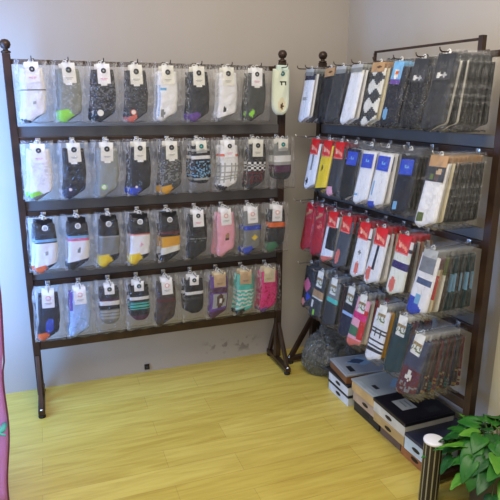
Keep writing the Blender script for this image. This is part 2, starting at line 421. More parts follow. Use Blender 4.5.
BACK = [
 [('white socks with thin dark line', ['white', ('band', .42, .45, 'grey'), ('toe', .93, 'dgrey', 1), ('blob', 0, .68, .12, 'lgrey')], 'fold', 'plain', []),
  ('grey socks with lime toe', [(138,142,132), ('toel', .80, 'lime'), ('fleck', .3, .8, 'lgrey', .8)], 'fold', 'dark', [T()]),
  ('charcoal patterned socks with white toe sticker', ['char', ('fleck', .2, .85, (104,106,110), .35)], 'fold', 'plain', [T(), st(-.028, -.215, 'off', .014)]),
  ('grey flecked socks with orange-red toe', ['dgrey', ('fleck', .1, .9, (84,86,88), .2), ('toel', .90, 'coral')], 'fold', 'dark', [T(), st(-.026, -.212, 'coral', .013)]),
  ('white socks with pale blue side line', ['white', ('rect', -.9, -.1, .34, .40, 'sky'), ('rect', -.9, -.7, .3, .9, 'lblue'), ('blob', -.4, .88, .2, 'grey')], 'fold', 'dark', []),
  ('charcoal speckled socks with blue toe', ['char', ('fleck', .1, .9, 'dgrey', .4), ('toel', .86, 'purple')], 'fold', 'dark', [T()]),
  ('white socks with small dark diamond', ['white', ('dia', -.3, .80, .22, .07, 'dgrey'), ('band', .55, .57, 'coral'), ('toe', .95, 'grey')], 'fold', 'dark', []),
  ('dark olive-grey socks with green toe patch', [(70,72,66), ('fleck', .1, .9, 'dgrey', .5), ('dia', -.4, .88, .35, .09, 'lime')], 'fold', 'plain', [T()]),
  None],
 [('white ribbed socks with green toe', ['white', ('fleck', .2, .8, (218,218,222), .5), ('toel', .86, 'lime'), ('toe', .95, 'grey')], 'fold', 'plain', []),
  ('black patterned socks with blue toe', ['black', ('fleck', .2, .8, 'dgrey', .3), ('toel', .82, 'navy')], 'fold', 'dark', [T(), st(-.026, -.212, 'purple', .009)]),
  ('light grey socks with lime toe sticker', [(146,152,150), ('toe', .96, 'lgrey')], 'fold', 'dark', [T(), st(-.024, -.208, 'lime', .013)]),
  ('black dotted socks with navy toe', ['black', ('fleck', .2, .85, 'dgrey', .5), ('toel', .86, 'blue')], 'fold', 'dark', [T(), st(-.026, -.214, 'purple', .008)]),
  ('swirled grey socks with orange toe', [(72,72,70), ('fleck', .3, .8, 'grey', .1), ('toel', .85, 'gold')], 'fold', 'dark', [T()]),
  ('navy patterned ankle socks with white bands', ['dnavy', ('band', .10, .16, 'lgrey'), ('band', .26, .34, 'white'), ('fleck', .4, .85, 'sky', .25), ('band', .86, .90, 'lgrey')], 'round', 'tealc', []),
  ('white checked socks with navy toe', ['white', ('grid', .40, .85, 'lgrey', 5, 6), ('band', .2, .27, 'coral'), ('toe', .86, 'dnavy', 1)], 'fold', 'plain', []),
  ('dark socks with chequered band and red argyle', ['char', ('check', .42, .62, 'white', 'black', 7, 5), ('argyle', .62, .9, 'maroon', 'dgrey', 4, 3)], 'fold', 'dark', []),
  ('grey white and purple striped socks', ['char', ('band', 0, .32, 'grey'), ('band', .32, .50, 'white'), ('band', .50, .60, 'lgrey'), ('band', .60, .78, 'plum')], 'round', 'tealc', [])],
 [('black and white socks with orange toe', ['black', ('band', .33, .38, 'sky'), ('band', .42, .90, 'white'), ('blob', 0, .64, .14, 'lgrey'), ('toel', .88, 'orange')], 'fold', 'black', []),
  ('black and white socks with pink line', ['black', ('band', .36, .40, 'rose'), ('band', .40, .84, 'white'), ('band', .30, .34, 'sky'), ('blob', .05, .62, .16, 'grey')], 'fold', 'black', []),
  ('black and grey socks with yellow toe', ['black', ('band', .36, .80, 'grey'), ('band', .34, .38, 'lgrey'), ('toel', .76, 'yellow')], 'fold', 'black', []),
  ('black and white socks with yellow toe', ['black', ('band', .34, .38, 'coral'), ('band', .38, .84, 'white'), ('toel', .78, 'yellow'), ('blob', .1, .6, .12, 'pink')], 'fold', 'black', []),
  ('black and white socks with magenta line', ['black', ('band', .34, .39, 'mag'), ('band', .40, .84, 'white'), ('blob', .1, .62, .14, 'coral'), ('toel', .84, 'gold')], 'fold', 'black', []),
  ('black socks with broad mustard and white bands', ['black', ('band', .34, .42, 'maroon'), ('band', .46, .70, 'gold'), ('band', .70, .84, 'off')], 'fold', 'black', []),
  ('black socks with faint grey motif', ['black', ('zig', .56, .66, 'grey', 1), ('fleck', .4, .9, 'dgrey', .6)], 'fold', 'plain', []),
  ('pale pink socks with small brown motif', ['pink', ('blob', .1, .58, .2, 'kraft'), ('rect', -.1, .3, .62, .68, 'brown')], 'fold', 'ring', []),
  ('grey socks with blue cuff and yellow diamond', ['grey', ('band', .34, .46, 'blue'), ('dia', .2, .66, .35, .07, 'yellow'), ('toel', .84, 'blue')], 'fold', 'ring', [])],
 [('dark navy socks with orange toe', ['dnavy', ('blob', .1, .72, .4, 'blue'), ('toel', .86, 'orange')], 'fold', 'ring', []),
  ('light blue socks with purple side', ['lblue', ('rect', -1, -.75, 0, .45, 'purple'), ('fleck', .45, .9, 'sky', .8)], 'fold', 'ring', []),
  ('rounded plum striped socks with grey toe', ['char', ('band', .28, .36, 'plum'), ('band', .36, .47, 'white'), ('band', .47, .60, 'dnavy'), ('band', .60, 1, 'grey'), ('stripes', .62, .9, 3, 'lgrey')], 'round', 'square', []),
  ('rounded black socks with teal stripes', ['black', ('band', .32, .41, 'white'), ('band', .48, .54, 'teal'), ('stripes', .5, .72, 3, 'aqua'), ('toe', .84, 'plum')], 'round', 'square', []),
  ('dark brown socks under white header card', ['dbrown', ('fleck', .4, .9, 'brown', .3), ('band', .40, .46, 'maroon')], 'fold', 'ring', []),
  ('rounded black socks with single white band', ['black', ('band', .34, .43, 'white'), ('band', .54, .60, 'dgrey')], 'round', 'square', []),
  ('purple socks with brown and white dog print', ['purple', ('band', .30, .40, 'plum'), ('rect', -.75, .9, .44, .80, 'lgrey'), ('blob', .1, .62, .42, 'brown'), ('blob', .1, .62, .16, 'white'), ('toe', .86, 'plum')], 'fold', 'tan', []),
  ('turquoise socks with white zigzag stripes', ['aqua', ('zig', .42, .84, 'off', 4), ('toel', .88, 'char')], 'fold', 'tan', []),
  ('magenta socks with small heart marks', ['mag', ('fleck', .35, .9, 'crim', .75), ('toel', .92, 'purple')], 'fold', 'cream', [])]]
# third row has one more packet at its right end: dark socks with an orange cuff
BACK[2][3:5] = [BACK[2][3]]
BACK[2].append(('dark socks with orange cuff and green toe', ['char', ('band', .33, .44, 'orange'), ('toel', .80, 'green')], 'fold', 'ring', []))
proto = None
n_ = 0
for r in range(4):
    for k, it in enumerate(BACK[r]):
        if it is None: continue
        n_ += 1
        desc, pat, kind, card, ex = it
        x = HX[r][k]; z = TIERS[r]-.004
        o = make_pack(n_, pat, kind, card, extra=ex)
        o.location = (x+rnd.uniform(-.003, .003), -.088, z); o.rotation_euler = (-.05+rnd.uniform(-.02, .01), rnd.uniform(-.03, .03), 0)
        tag(o, '%s, %s on %s row, back rack' % (desc, ORD[k], ROW[r]), 'sock packet', 'sock packets on the %s row of the back rack' % ROW[r])
        # a second, similar packet on the same prong, peeking out at the side
        b = copy_tree(o); b.location = (x-.005+rnd.uniform(-.006, .004), -.052, z-.001); b.rotation_euler = (-.035, rnd.uniform(-.01, .05), 0)
        b['label'] = 'packet half hidden behind the %s packet, %s row, back rack' % (ORD[k], ROW[r])
# the pale socks hung over the right end of the top row, without a sleeve
o = empty('loose_socks', (1.283, -.060, TIERS[0]+.006), (-.03, .02, 0), 'pale mint socks on a card, without a sleeve, at right end of top row', 'socks')
sk = link('sock', sock_mesh([(224,232,212), ('rect', -.35, .45, .26, .30, 'char'), ('rect', -.2, -.05, .26, .35, 'char'), ('rect', .25, .4, .26, .35, 'char'), ('blob', 0, .78, .40, 'cream'), ('blob', .05, .80, .17, 'brown')], 'round', .098, .225, .022, 3), o)
sk.location = (0, -.004, -.012)
e = link('emblem', disc_mesh('emblem', .012, 'teal', 'lgrey'), o); e.location = (0, -.026, -.035)
hb = bmesh.new(); box(hb, -.03, .03, -.0275, -.0035, -.022, .006, .004); link('header_card', fin(hb, 'header_card', mat('mint_card', (206,226,216), .5), False), o)

# ------------------------------------------------------------------ the side rack
X2, Y2, A2, W2 = 1.5423, -.0157, .0917, 1.19
TH = A2-PI/2
dirv = Vector((math.sin(A2), -math.cos(A2), 0)); nrm = Vector((-math.cos(A2), -math.sin(A2), 0))
def side(s, off, z): return Vector((X2, Y2, 0))+dirv*s+nrm*off+Vector((0, 0, z))
SX = [[.09, .215, .345, .485, .635, .765, .895, 1.095],
      [.115, .245, .365, .487, .608, .724, .868, 1.105],
      [.085, .200, .335, .462, .612, .735, .885, 1.108],
      [.075, .235, .365, .515, .635, .790, .925, 1.100]]
rk = make_rack(W2, [[.012]+SX[0], [.012]+SX[1], [.012]+SX[2], SX[3]], 'narrower dark brown metal display rack standing along the right wall', frame=(.44, 1.057, 1.732), long_last=True)
rk.location = (X2, Y2, 0); rk.rotation_euler = (0, 0, TH)
# every stack: (front description, pattern, card), patterns of the packets behind it (repeated), count, front offset, front tilt in degrees
BK = ['black']; DG = ['char', ('fleck', 0, 1, 'dgrey', .5)]; NV = ['dnavy']
SIDE = [
 [('white and navy socks', ['white', ('band', 0, .14, 'navy'), ('rect', -.5, .1, .5, .56, 'lgrey')], 'clear', [['white'], BK, BK], 7, .12, 10),
  ('plain black socks with kraft header', BK, 'kraft', [BK, DG], 7, .085, 9),
  ('plain charcoal socks with clear header', ['dgrey', ('fleck', 0, 1, 'char', .2)], 'clear', [DG, BK], 6, .105, 12),
  ('plain white dress socks', ['white', ('band', .0, .06, 'off')], 'clear', [['white'], DG, BK], 6, .115, 12),
  ('grey and white argyle socks', ['off', ('argyle', 0, 1, 'dgrey', 'white', 1.5, 3)], 'kraft', [['cream'], DG, BK, NV], 7, .115, 12),
  ('navy socks with blue picture header', ['dnavy', ('blob', -.4, .80, .25, 'sky')], 'bluephoto', [NV, BK, DG], 6, .115, 11),
  ('black socks with two pale dots', ['black', ('fleck', .3, .9, 'dgrey', .7)], 'dotted', [BK, DG], 7, .115, 11),
  ('dark grey socks with two pale dots', ['char', ('fleck', .3, .9, 'dgrey', .7)], 'dotted', [BK, ['off'], DG, ['off'], BK, DG, BK], 14, .190, 12)],
 [('white socks with small dark text and red header', ['white', ('rect', -.1, .15, .25, .6, 'grey'), ('blob', -.4, .85, .2, 'black')], 'red', [['white'], BK], 4, .085, 11),
  ('bright yellow socks with red header', ['yellow', ('blob', -.2, .5, .14, 'brown'), ('toe', .92, 'black')], 'red', [['yellow'], BK], 5, .095, 11),
  ('dark grey socks with red header and pink toe', ['dgrey', ('toel', .84, 'pink')], 'red', [BK, ['dgrey']], 5, .105, 11),
  ('dark navy socks with dark blue header', ['black', ('band', 0, .3, 'navy')], 'blue', [['white'], NV, BK], 6, .11, 11),
  ('white socks with thin blue heel mark', ['white', ('rect', -.9, -.3, .82, .88, 'sky')], 'blue', [['white'], ['white'], NV], 6, .115, 11),
  ('wide white socks with blue heel text', ['white', ('rect', -.6, -.45, .55, .8, 'sky'), ('toel', .9, 'blue')], 'blue', [['white'], ['lgrey'], BK], 6, .118, 11),
  ('navy socks with pale blue toe label', ['dnavy', ('rect', -.7, -.1, .80, .92, 'sky')], 'blue', [BK, BK, DG], 7, .12, 11),
  ('white socks with green square and picture header', ['white', ('rect', -.8, -.2, .80, .95, 'olive')], 'kraftphoto', [['off'], ['cream'], BK, DG, BK, DG, BK], 14, .190, 12)],
 [('plain crimson socks at far end', ['crim', ('fleck', 0, 1, 'red', .6)], 'redgold', [['crim']], 4, .085, 9),
  ('crimson socks with gold print', ['crim', ('slash', 0, .4, 'coral', .5, 3), ('fleck', .3, 1, 'red', .6)], 'redgold', [['crim'], ['off']], 5, .095, 9),
  ('white and black socks with red header', ['white', ('rect', -.3, 1, .25, .75, 'black'), ('toe', .9, 'coral')], 'red', [['off'], BK, ['white']], 6, .105, 11),
  ('slate grey socks with coral heel', [(74,80,90), ('blob', -.3, .78, .35, 'coral')], 'red', [['dgrey'], BK], 5, .11, 11),
  ('white socks with navy cuff line and coral mark', ['white', ('band', .20, .25, 'navy'), ('dia', -.1, .52, .2, .05, 'grey'), ('blob', -.1, .84, .3, 'coral')], 'red', [['white'], ['white']], 5, .115, 12),
  ('white socks with vertical navy lettering', ['white', ('rect', -.1, .2, .25, .72, 'navy'), ('blob', -.45, .82, .32, 'coral')], 'red', [['white'], ['cream'], DG], 5, .118, 12),
  ('cream socks with two navy bands', [(238,240,226), ('band', 0, .26, 'white'), ('band', .14, .2, 'navy'), ('band', .40, .54, (50,38,110)), ('blob', -.3, .84, .32, 'coral')], 'red', [['dbrown'], ['off'], ['kraft']], 7, .12, 11),
  ('white socks with blue toe and grey header', ['white', ('rect', -.7, .9, .40, .50, (70,90,130)), ('toel', .74, 'blue'), ('rect', -.4, .2, .66, .84, 'sky')], 'greyc', [['cream', ('band', 0, .2, 'maroon'), ('blob', .9, .5, .5, 'red')], ['tan', ('band', 0, .2, 'brown')], ['olive', ('band', .3, 1, 'off')], ['dbrown'], BK, ['dteal', ('band', .3, .6, 'sky')], BK], 14, .190, 13)],
 [('pink and navy star print socks', ['char', ('dia', -.1, .45, .8, .2, 'rose'), ('dia', .3, .72, .5, .12, 'blue'), ('dia', -.5, .88, .5, .1, 'pink')], None, [['char']], 3, .07, 8),
  ('grey socks with pale label and brown picture', ['dgrey', ('band', .38, .52, 'kraft'), ('band', .52, .58, 'off'), ('blob', -.5, .72, .2, 'off'), ('blob', 0, .9, .2, 'lime')], 'label', [['grey'], ['dgrey']], 4, .10, 10),
  ('grey-green socks with pale label', ['grey', ('band', .36, .48, 'aqua'), ('band', .48, 1, 'dgrey')], 'label', [['char'], ['plum'], BK], 6, .10, 10),
  ('navy socks with curved white stripe', ['dnavy', ('band', .46, .54, 'lblue'), ('band', .54, 1, 'navy')], 'label', [NV, BK], 4, .10, 11),
  ('pink red and green patchwork socks', ['pink', ('rect', .3, 1, .2, .85, 'red'), ('rect', -1, .3, .60, .80, 'green'), ('band', .3, .42, 'mag'), ('toe', .85, 'coral')], 'label', [['off'], ['red']], 5, .118, 13),
  ('white socks with three dark stripes', ['white', ('grid', .36, .52, 'dgrey', 3, 2), ('band', .60, .64, 'dnavy'), ('band', .69, .73, 'dnavy'), ('band', .78, .82, 'dnavy')], 'label', [['gold'], ['olive'], ['sand']], 6, .128, 14),
  ('dark teal socks with pale label', ['dteal'], 'label', [['maroon'], ['plum'], BK], 6, .13, 14),
  ('slate socks with red and white pattern', [(60,66,92), ('band', .52, 1, 'maroon'), ('blob', 0, .68, .28, 'off'), ('fleck', .5, 1, 'plum', .4), ('fleck', .8, 1, 'grey', .5)], 'label', [['navy'], ['dbrown', ('fleck', .6, 1, (150,116,50), .3)], ['maroon', ('fleck', .6, 1, (150,138,110), .3)], ['dbrown', ('fleck', .6, 1, 'teal', .3)], ['maroon', ('fleck', .65, 1, (150,116,50), .3)]], 14, .195, 15)]]
def side_pack(pat, card, seed, t, simple):
    return make_pack(seed, pat, 'straight', card, w=.118, h=.276, t=t, sw=.106, sh=.232, sz=.026, simple=simple)
for r in range(4):
    for k, (desc, pat, card, back, n, off, tilt) in enumerate(SIDE[r]):
        s = SX[r][k]; z = TIERS[r]-.004; base = .022
        sp = (off-base)/(n-1)
        grp = 'sock packets on the %s row of the side rack' % ROW[r]
        protos = {}
        for j in range(n):                       # j=0 is the front packet
            if j == 0:
                o = side_pack(pat, card, r*8+k, min(.0125, sp*.9), False)
                lab = '%s, %s row, side rack, front packet' % (desc, ROW[r])
            else:
                bp = back[(j-1) % len(back)] if (len(back) < 5 or r == 3) else back[min(j-1, len(back)-1-(j % 2))]
                key = str(bp)
                if key in protos: o = copy_tree(protos[key])
                else:
                    o = protos[key] = side_pack(bp, card, r*8+k+j, min(.0125, sp*.9), True)
                lab = 'packet behind the %s, %s row, side rack' % (desc, ROW[r])
            o.location = side(s+(rnd.uniform(-.004, .004) if j else 0), base+sp*(n-1-j), z)
            tl = math.radians(tilt)*(1-.80*j/max(1, n-1))
            o.rotation_euler = (-tl, rnd.uniform(-.03, .03), TH)
            tag(o, lab, 'sock packet', grp if j == 0 else 'sock packets behind the %s, %s row' % (desc, ROW[r]))

# ------------------------------------------------------------------ boxes on the floor
def print_mesh(w, d, pat, nu=32, nv=32):
    """flat printed sheet, x across and y back, on z=0"""
    bm = bmesh.new(); g = []; cols = []
    for j in range(nv+1): g.append([bm.verts.new((-w/2+w*i/nu, d/2-d*j/nv, .0012)) for i in range(nu+1)])
    for j in range(nv):
        for i in range(nu): bm.faces.new((g[j][i], g[j+1][i], g[j+1][i+1], g[j][i+1])); cols.append(paint(pat, (i+.5)/nu*2-1, (j+.5)/nv, 2))
    b = [bm.verts.new((-w/2, d/2, 0)), bm.verts.new((w/2, d/2, 0)), bm.verts.new((w/2, -d/2, 0)), bm.verts.new((-w/2, -d/2, 0))]
    bm.faces.new(b); cols.append(colr(pat[0]))
    for a_, e_ in (([g[0][i] for i in range(nu, -1, -1)], (b[0], b[1])), ([g[nv][i] for i in range(nu+1)], (b[2], b[3])),
                   ([g[j][0] for j in range(nv+1)], (b[3], b[0])), ([g[j][nu] for j in range(nv, -1, -1)], (b[1], b[2]))):
        bm.faces.new(list(a_)+list(e_)); cols.append(colr(pat[0]))
    bmesh.ops.recalc_face_normals(bm, faces=bm.faces)
    me = fin(bm, 'cover_print', CARD, False); setcol(me, cols); return me
def carton(x, y, z, L, D, h, tray, lid, lidh, rz, label, slot=True, cover=None, cw=.7, cd=.7, rim=None, group='sock boxes beneath the side rack'):
    """x,y = centre; L along the depth of the rack (x), D along the rack (y)"""
    o = empty('sock_box', (x, y, z), (0, 0, rz), label, 'box', group)
    mt = mat('board_%d_%d_%d' % tray, tray, .55, noise=(18, tuple(int(c*.9) for c in tray)))
    ml = mat('board_%d_%d_%d' % lid, lid, .35, noise=(15, tuple(min(255, int(c*1.15)+2) for c in lid)))
    bm = bmesh.new(); box(bm, -L/2, L/2, -D/2, D/2, 0, h-lidh, .0015); link('tray', fin(bm, 'tray', mt, False), o)
    bm = bmesh.new(); box(bm, -L/2-.003, L/2+.003, -D/2-.003, D/2+.003, h-lidh, h, .002); l = link('lid', fin(bm, 'lid', ml, False), o)
    if slot:
        bm = bmesh.new()
        hh = (h-lidh)/2; N = 16
        a = [bm.verts.new((-L/2-.0012, .024*math.cos(2*PI*k/N), hh+.009*math.sin(2*PI*k/N))) for k in range(N)]
        b = [bm.verts.new((-L/2+.004, v.co.y, v.co.z)) for v in a]
        bm.faces.new(a)
        for k in range(N): bm.faces.new((a[k], a[(k+1) % N], b[(k+1) % N], b[k]))
        bmesh.ops.recalc_face_normals(bm, faces=bm.faces)
        link('finger_slot', fin(bm, 'finger_slot', BLACK, False), o)
    if cover:
        c = link('cover_print', print_mesh(D*cd, L*cw, cover), l); c.location = (0, 0, h); c.rotation_euler = (0, 0, -PI/2)
    return o
DK = (34,34,42)
# stack at the far end
carton(1.595, -.475, 0, .26, .200, .058, (214,220,226), DK, .012, .02, 'white-sided box with dark lid on the floor, lowest of the far stack')
carton(1.593, -.474, .059, .26, .200, .058, (218,222,226), DK, .012, .01, 'white-sided box with dark lid, middle of the far stack')
carton(1.600, -.468, .118, .26, .200, .050, (132,88,56), (150,156,164), .010, -.08, 'grey-topped box with copper-brown side, top of the far stack', False, [(150,156,164), ('dia', -.3, .45, .55, .40, (150,180,205)), ('dia', -.35, .55, .35, .22, (70,84,110)), ('rect', .1, .8, .78, .9, 'char')], .9, .9)
# middle stack
carton(1.612, -.712, 0, .25, .215, .060, (42,40,42), DK, .012, .03, 'black box on the floor, lowest of the middle stack')
carton(1.606, -.715, .061, .26, .215, .060, (196,168,142), (168,142,120), .010, .03, 'beige box with thumb slot, middle of the middle stack')
carton(1.603, -.720, .122, .28, .218, .060, (206,172,116), (150,158,162), .010, .05, 'silver-topped tan box with blue picture, top of the middle stack', False, [(150,158,162), ('dia', .3, .30, .6, .28, (140,176,208)), ('dia', .35, .28, .4, .12, (64,78,104)), ('rect', -.1, .3, .82, .9, 'char')], .85, .85)
# near stack
carton(1.615, -.905, 0, .24, .150, .066, (120,96,84), (96,80,74), .012, .04, 'dull brown box on the floor under the black-lidded box', False)
carton(1.590, -.925, .067, .25, .225, .050, (190,160,106), (176,150,110), .010, .03, 'tan box directly under the black-lidded box')
carton(1.592, -.928, .118, .26, .235, .066, (212,208,196), (22,20,28), .016, .02, 'black-lidded box with small white printed label, top of near stack', True, [(22,20,28), ('rect', -.5, .25, .50, .82, 'lgrey'), ('rect', -.38, .12, .56, .60, 'grey'), ('rect', -.38, .05, .66, .70, 'grey'), ('rect', .35, .75, .15, .4, 'char')], .96, .96)
carton(1.625, -1.085, 0, .26, .185, .066, (178,116,70), (150,98,62), .012, .04, 'orange-brown box on the floor at the near end', True)
carton(1.612, -1.112, .067, .28, .146, .076, (200,218,230), (40,44,62), .014, .06, 'pale blue box with navy lid beside the white-topped stand')

# ------------------------------------------------------------------ bundle in a clear bag in the corner behind the boxes
def lumpy(name, c, rad, m, seed, sub=4, facets=46, rough=.04):
    """crumpled outline: a ball cut by random planes, with small creases"""
    R = random.Random(seed); bm = bmesh.new(); bmesh.ops.create_icosphere(bm, subdivisions=sub, radius=1)
    pl_ = []
    for _ in range(facets):
        k = Vector((R.gauss(0, 1), R.gauss(0, 1), R.gauss(0, 1))).normalized(); pl_.append((k, R.uniform(.78, 1.0)))
    for v in bm.verts:
        n = v.co.normalized(); q = 1.12
        for k, d in pl_:
            e = n.dot(k)
            if e > .3: q = min(q, d/e)
        q += R.uniform(-rough, rough)*.5
        v.co = Vector((n.x*rad[0], n.y*rad[1], n.z*rad[2]))*q
        if v.co.z < -rad[2]*.80: v.co.z = -rad[2]*.80
        v.co += Vector(c)
    return fin(bm, name, m, name == 'sock_bundle')
pb = empty('plastic_bag', (1.552, -.195, 0), label='crumpled clear plastic bag full of dark socks on floor under side rack', cat='bag')
link('bag_film', lumpy('bag_film', (0, 0, .118), (.185, .142, .160), FILM_D, 5, 5, 130, .07), pb)
RB = random.Random(11)
for i in range(16):                        # flat sock packets lying every way inside the bag
    a = i*2.4; q = .03+.085*math.sqrt((i % 8+.5)/8)
    bm = bmesh.new(); box(bm, -.052, .052, -.034, .034, -.008, .008, .005)
    me = fin(bm, 'bagged_packet', mat('bundle_%d' % (i % 5), [(64,66,64), (96,98,94), (40,42,44), (150,150,142), (70,78,66)][i % 5], .7, bump=(60, .5)))
    b = link('bagged_packet', me, pb); b.location = (q*1.15*math.cos(a), q*.75*math.sin(a), .055+.125*(i//8)+RB.uniform(0, .03) if i < 8 else .135+RB.uniform(0, .04))
    if i >= 8: b.location.x *= .7; b.location.y *= .7
    b.rotation_euler = (RB.uniform(-.7, .7), RB.uniform(-.6, .6), RB.uniform(0, 3))
link('tied_neck', lumpy('tied_neck', (-.03, .02, .262), (.024, .022, .030), FILM_D, 9, 3, 20, .08), pb)

# ------------------------------------------------------------------ plant on its stand
CX, CY = 1.412, -1.290
sd = empty('striped_canister', (CX, CY, 0), label='slim black striped canister with round white lid, left of the plant', cat='canister')
CR, CZ = .036, .272
bm = bmesh.new(); nS = 48; st0 = [bm.verts.new((CR*math.cos(2*PI*k/nS), CR*math.sin(2*PI*k/nS), .0)) for k in range(nS)]
st1 = [bm.verts.new((CR*math.cos(2*PI*k/nS), CR*math.sin(2*PI*k/nS), CZ-.008)) for k in range(nS)]
for k in range(nS):
    f_ = bm.faces.new((st0[k], st0[(k+1) % nS], st1[(k+1) % nS], st1[k])); f_.material_index = 1 if k % 4 == 0 else 0
bm.faces.new(st0[::-1]); bm.faces.new(st1)
link('body', fin(bm, 'body', [mat('canister_black', (30,28,30), .35), mat('canister_stripe', (150,146,120), .4)], False), sd)
bm = bmesh.new(); lathe(bm, [(0, CZ-.008), (CR+.001, CZ-.008), (CR+.003, CZ-.004), (CR+.002, CZ+.002), (CR-.004, CZ+.004), (0, CZ+.003)], 36); link('lid', fin(bm, 'lid', mat('white_lid', (232,232,238), .35)), sd)
SC = Vector((1.595, -1.430, 0)); SZ = 0
pl = empty('potted_pothos', SC, label='leafy green pothos plant in a tall pot at the lower right corner', cat='plant')
bm = bmesh.new(); lathe(bm, [(0, .0), (.075, .0), (.080, .01), (.098, .235), (.104, .240), (.104, .254), (.094, .254), (.090, .225), (0, .225)], 32); link('pot', fin(bm, 'pot', mat('pot_glaze', (66,62,60), .4)), pl)
bm = bmesh.new(); lathe(bm, [(.089, .2245), (.05, .230), (0, .232)], 20); link('soil', fin(bm, 'soil', mat('soil', (54,40,30), .95, bump=(90, 1))), pl)
LM = []
for i, (c1, c2) in enumerate((((34,94,30), (62,126,40)), ((22,72,28), (44,104,38)), ((66,130,38), (120,172,56)))):
    m = mat('leaf_%d' % i, c1, .42, noise=(14, c2), spec=.35); LM.append(m)
    m.node_tree.nodes['Principled BSDF'].inputs['Subsurface Weight'].default_value = .0
STEM = mat('leaf_stalk', (88,120,52), .5)
def leaf_mesh(L, Wd, droop, fold, mi, seed):
    bm = bmesh.new(); nu, nv = 8, 12; g = []; R = random.Random(seed); tw = R.uniform(-.3, .3)
    for j in range(nv+1):
        v = j/nv; r = []
        w = Wd*.5*(math.sin(PI*v**.62)**.75)*(1-.15*v) if 0 < v < 1 else (.10*Wd if v == 0 else 0)
        for i in range(nu+1):
            u = i/nu*2-1
            y = L*v-(.16*L*(abs(u)**1.5) if v < .12 else .16*L*(abs(u)**1.5)*(1-v))
            x = u*w
            z = -droop*L*v*v+fold*abs(x)*(1-.5*v)+.0018*math.sin(abs(u)*9+v*16)*abs(u)+tw*x*v
            r.append(bm.verts.new((x, y, z)))
        g.append(r)
    for j in range(nv):
        for i in range(nu):
            try: bm.faces.new((g[j][i], g[j][i+1], g[j+1][i+1], g[j+1][i]))
            except ValueError: pass
    bmesh.ops.remove_doubles(bm, verts=bm.verts, dist=1e-5)
    top = list(bm.faces); rr = bmesh.ops.solidify(bm, geom=top, thickness=.0006)
    return fin(bm, 'leaf', LM[mi])
lms = [leaf_mesh(.062+.009*(i % 4), .052+.007*(i % 3), .22+.12*(i % 3), .26, (0, 1, 0, 2, 1, 0)[i % 6], i) for i in range(12)]
R_ = random.Random(21)
for i in range(96):
    a = i*2.39996; f = (i+.5)/96
    rad = .02+.190*math.sqrt(f)*R_.uniform(.85, 1.08); h = .25+.100*(1-f**1.6)*R_.uniform(.75, 1.15)-.10*max(0, f-.6)*R_.random()
    px, py = rad*math.cos(a), rad*math.sin(a)
    px = max(-.185, min(.125, px)); py = min(py, .125)
    p = Vector((px, py, h)); out = Vector((px, py, 0)).normalized()
    hd = math.atan2(out.y, out.x)-PI/2+R_.uniform(-.7, .7)
    e = Euler((R_.uniform(-.35, .35)-.45*f, R_.uniform(-.35, .35), hd))
    l = link('leaf', lms[i % 12], pl); l.location = p; l.rotation_euler = e; sc = R_.uniform(.85, 1.15); l.scale = (sc, sc, sc)
    bm = bmesh.new(); q = Vector((.3*px, .3*py, .228)); mid = (p+q)/2+Vector((0, 0, .02))
    tube(bm, [(0, 0, 0), tuple(mid-p), tuple(q-p)], .0015, 5)
    st_ = link('stalk', fin(bm, 'stalk', STEM), l)
    st_.matrix_local = (Matrix.Translation(p) @ e.to_matrix().to_4x4() @ Matrix.Scale(sc, 4)).inverted() @ Matrix.Translation(p)

# ------------------------------------------------------------------ pink curtain at the left edge
ct = empty('curtain', (-.30, -.80, 0), label='pink curtain with dark edging hanging at the far left edge', cat='curtain')
bm = bmesh.new(); g = []; nx, nz = 48, 40
def cedge(z): return -.064 if z > .85 else -.064-.056*((.85-z)/.85)**1.1-.006*math.sin(z*14)*(z < .6)
for j in range(nz+1):
    z = .02+2.1*j/nz; r = []
    for i in range(nx+1):
        u = i/nx; x1 = cedge(z); x = -.62+(x1+.62)*u
        pin = 1-.35*math.exp(-((z-.36)/.10)**2)
        r.append(bm.verts.new((x+.30, .022*pin*math.sin(u*34+.6*math.sin(z*2)), z)))
    g.append(r)
for j in range(nz):
    for i in range(nx): bm.faces.new((g[j][i], g[j][i+1], g[j+1][i+1], g[j+1][i]))
bmesh.ops.solidify(bm, geom=list(bm.faces), thickness=.002)
link('drape', fin(bm, 'drape', mat('pink_cloth', (246,190,248), .8, bump=(220, .3))), ct)
bm = bmesh.new(); tube(bm, [(cedge(.02+2.1*j/60)+.300+.003, .022*math.sin(34+.6*math.sin((.02+2.1*j/60)*2)), .02+2.1*j/60) for j in range(61)], .0035, 6); link('edging', fin(bm, 'edging', mat('maroon_piping', (110,60,90), .7)), ct)
bm = bmesh.new()
tube(bm, [(x/100., -.034, .362+.004*math.sin(x)) for x in range(-31, 19)]+[(.196, -.02, .364), (.200, .005, .366)], .011, 8)
tube(bm, [(.180, -.036, .362), (.198, -.042, .354), (.206, -.04, .349)], .004, 6)
link('tie_ribbon', fin(bm, 'tie_ribbon', mat('aqua_ribbon', (90,196,200), .5)), ct)
bm = bmesh.new(); tube(bm, [(-.33, 0, 2.13), (.26, 0, 2.13)], .011, 10); link('curtain_rod', fin(bm, 'curtain_rod', STEEL), ct)

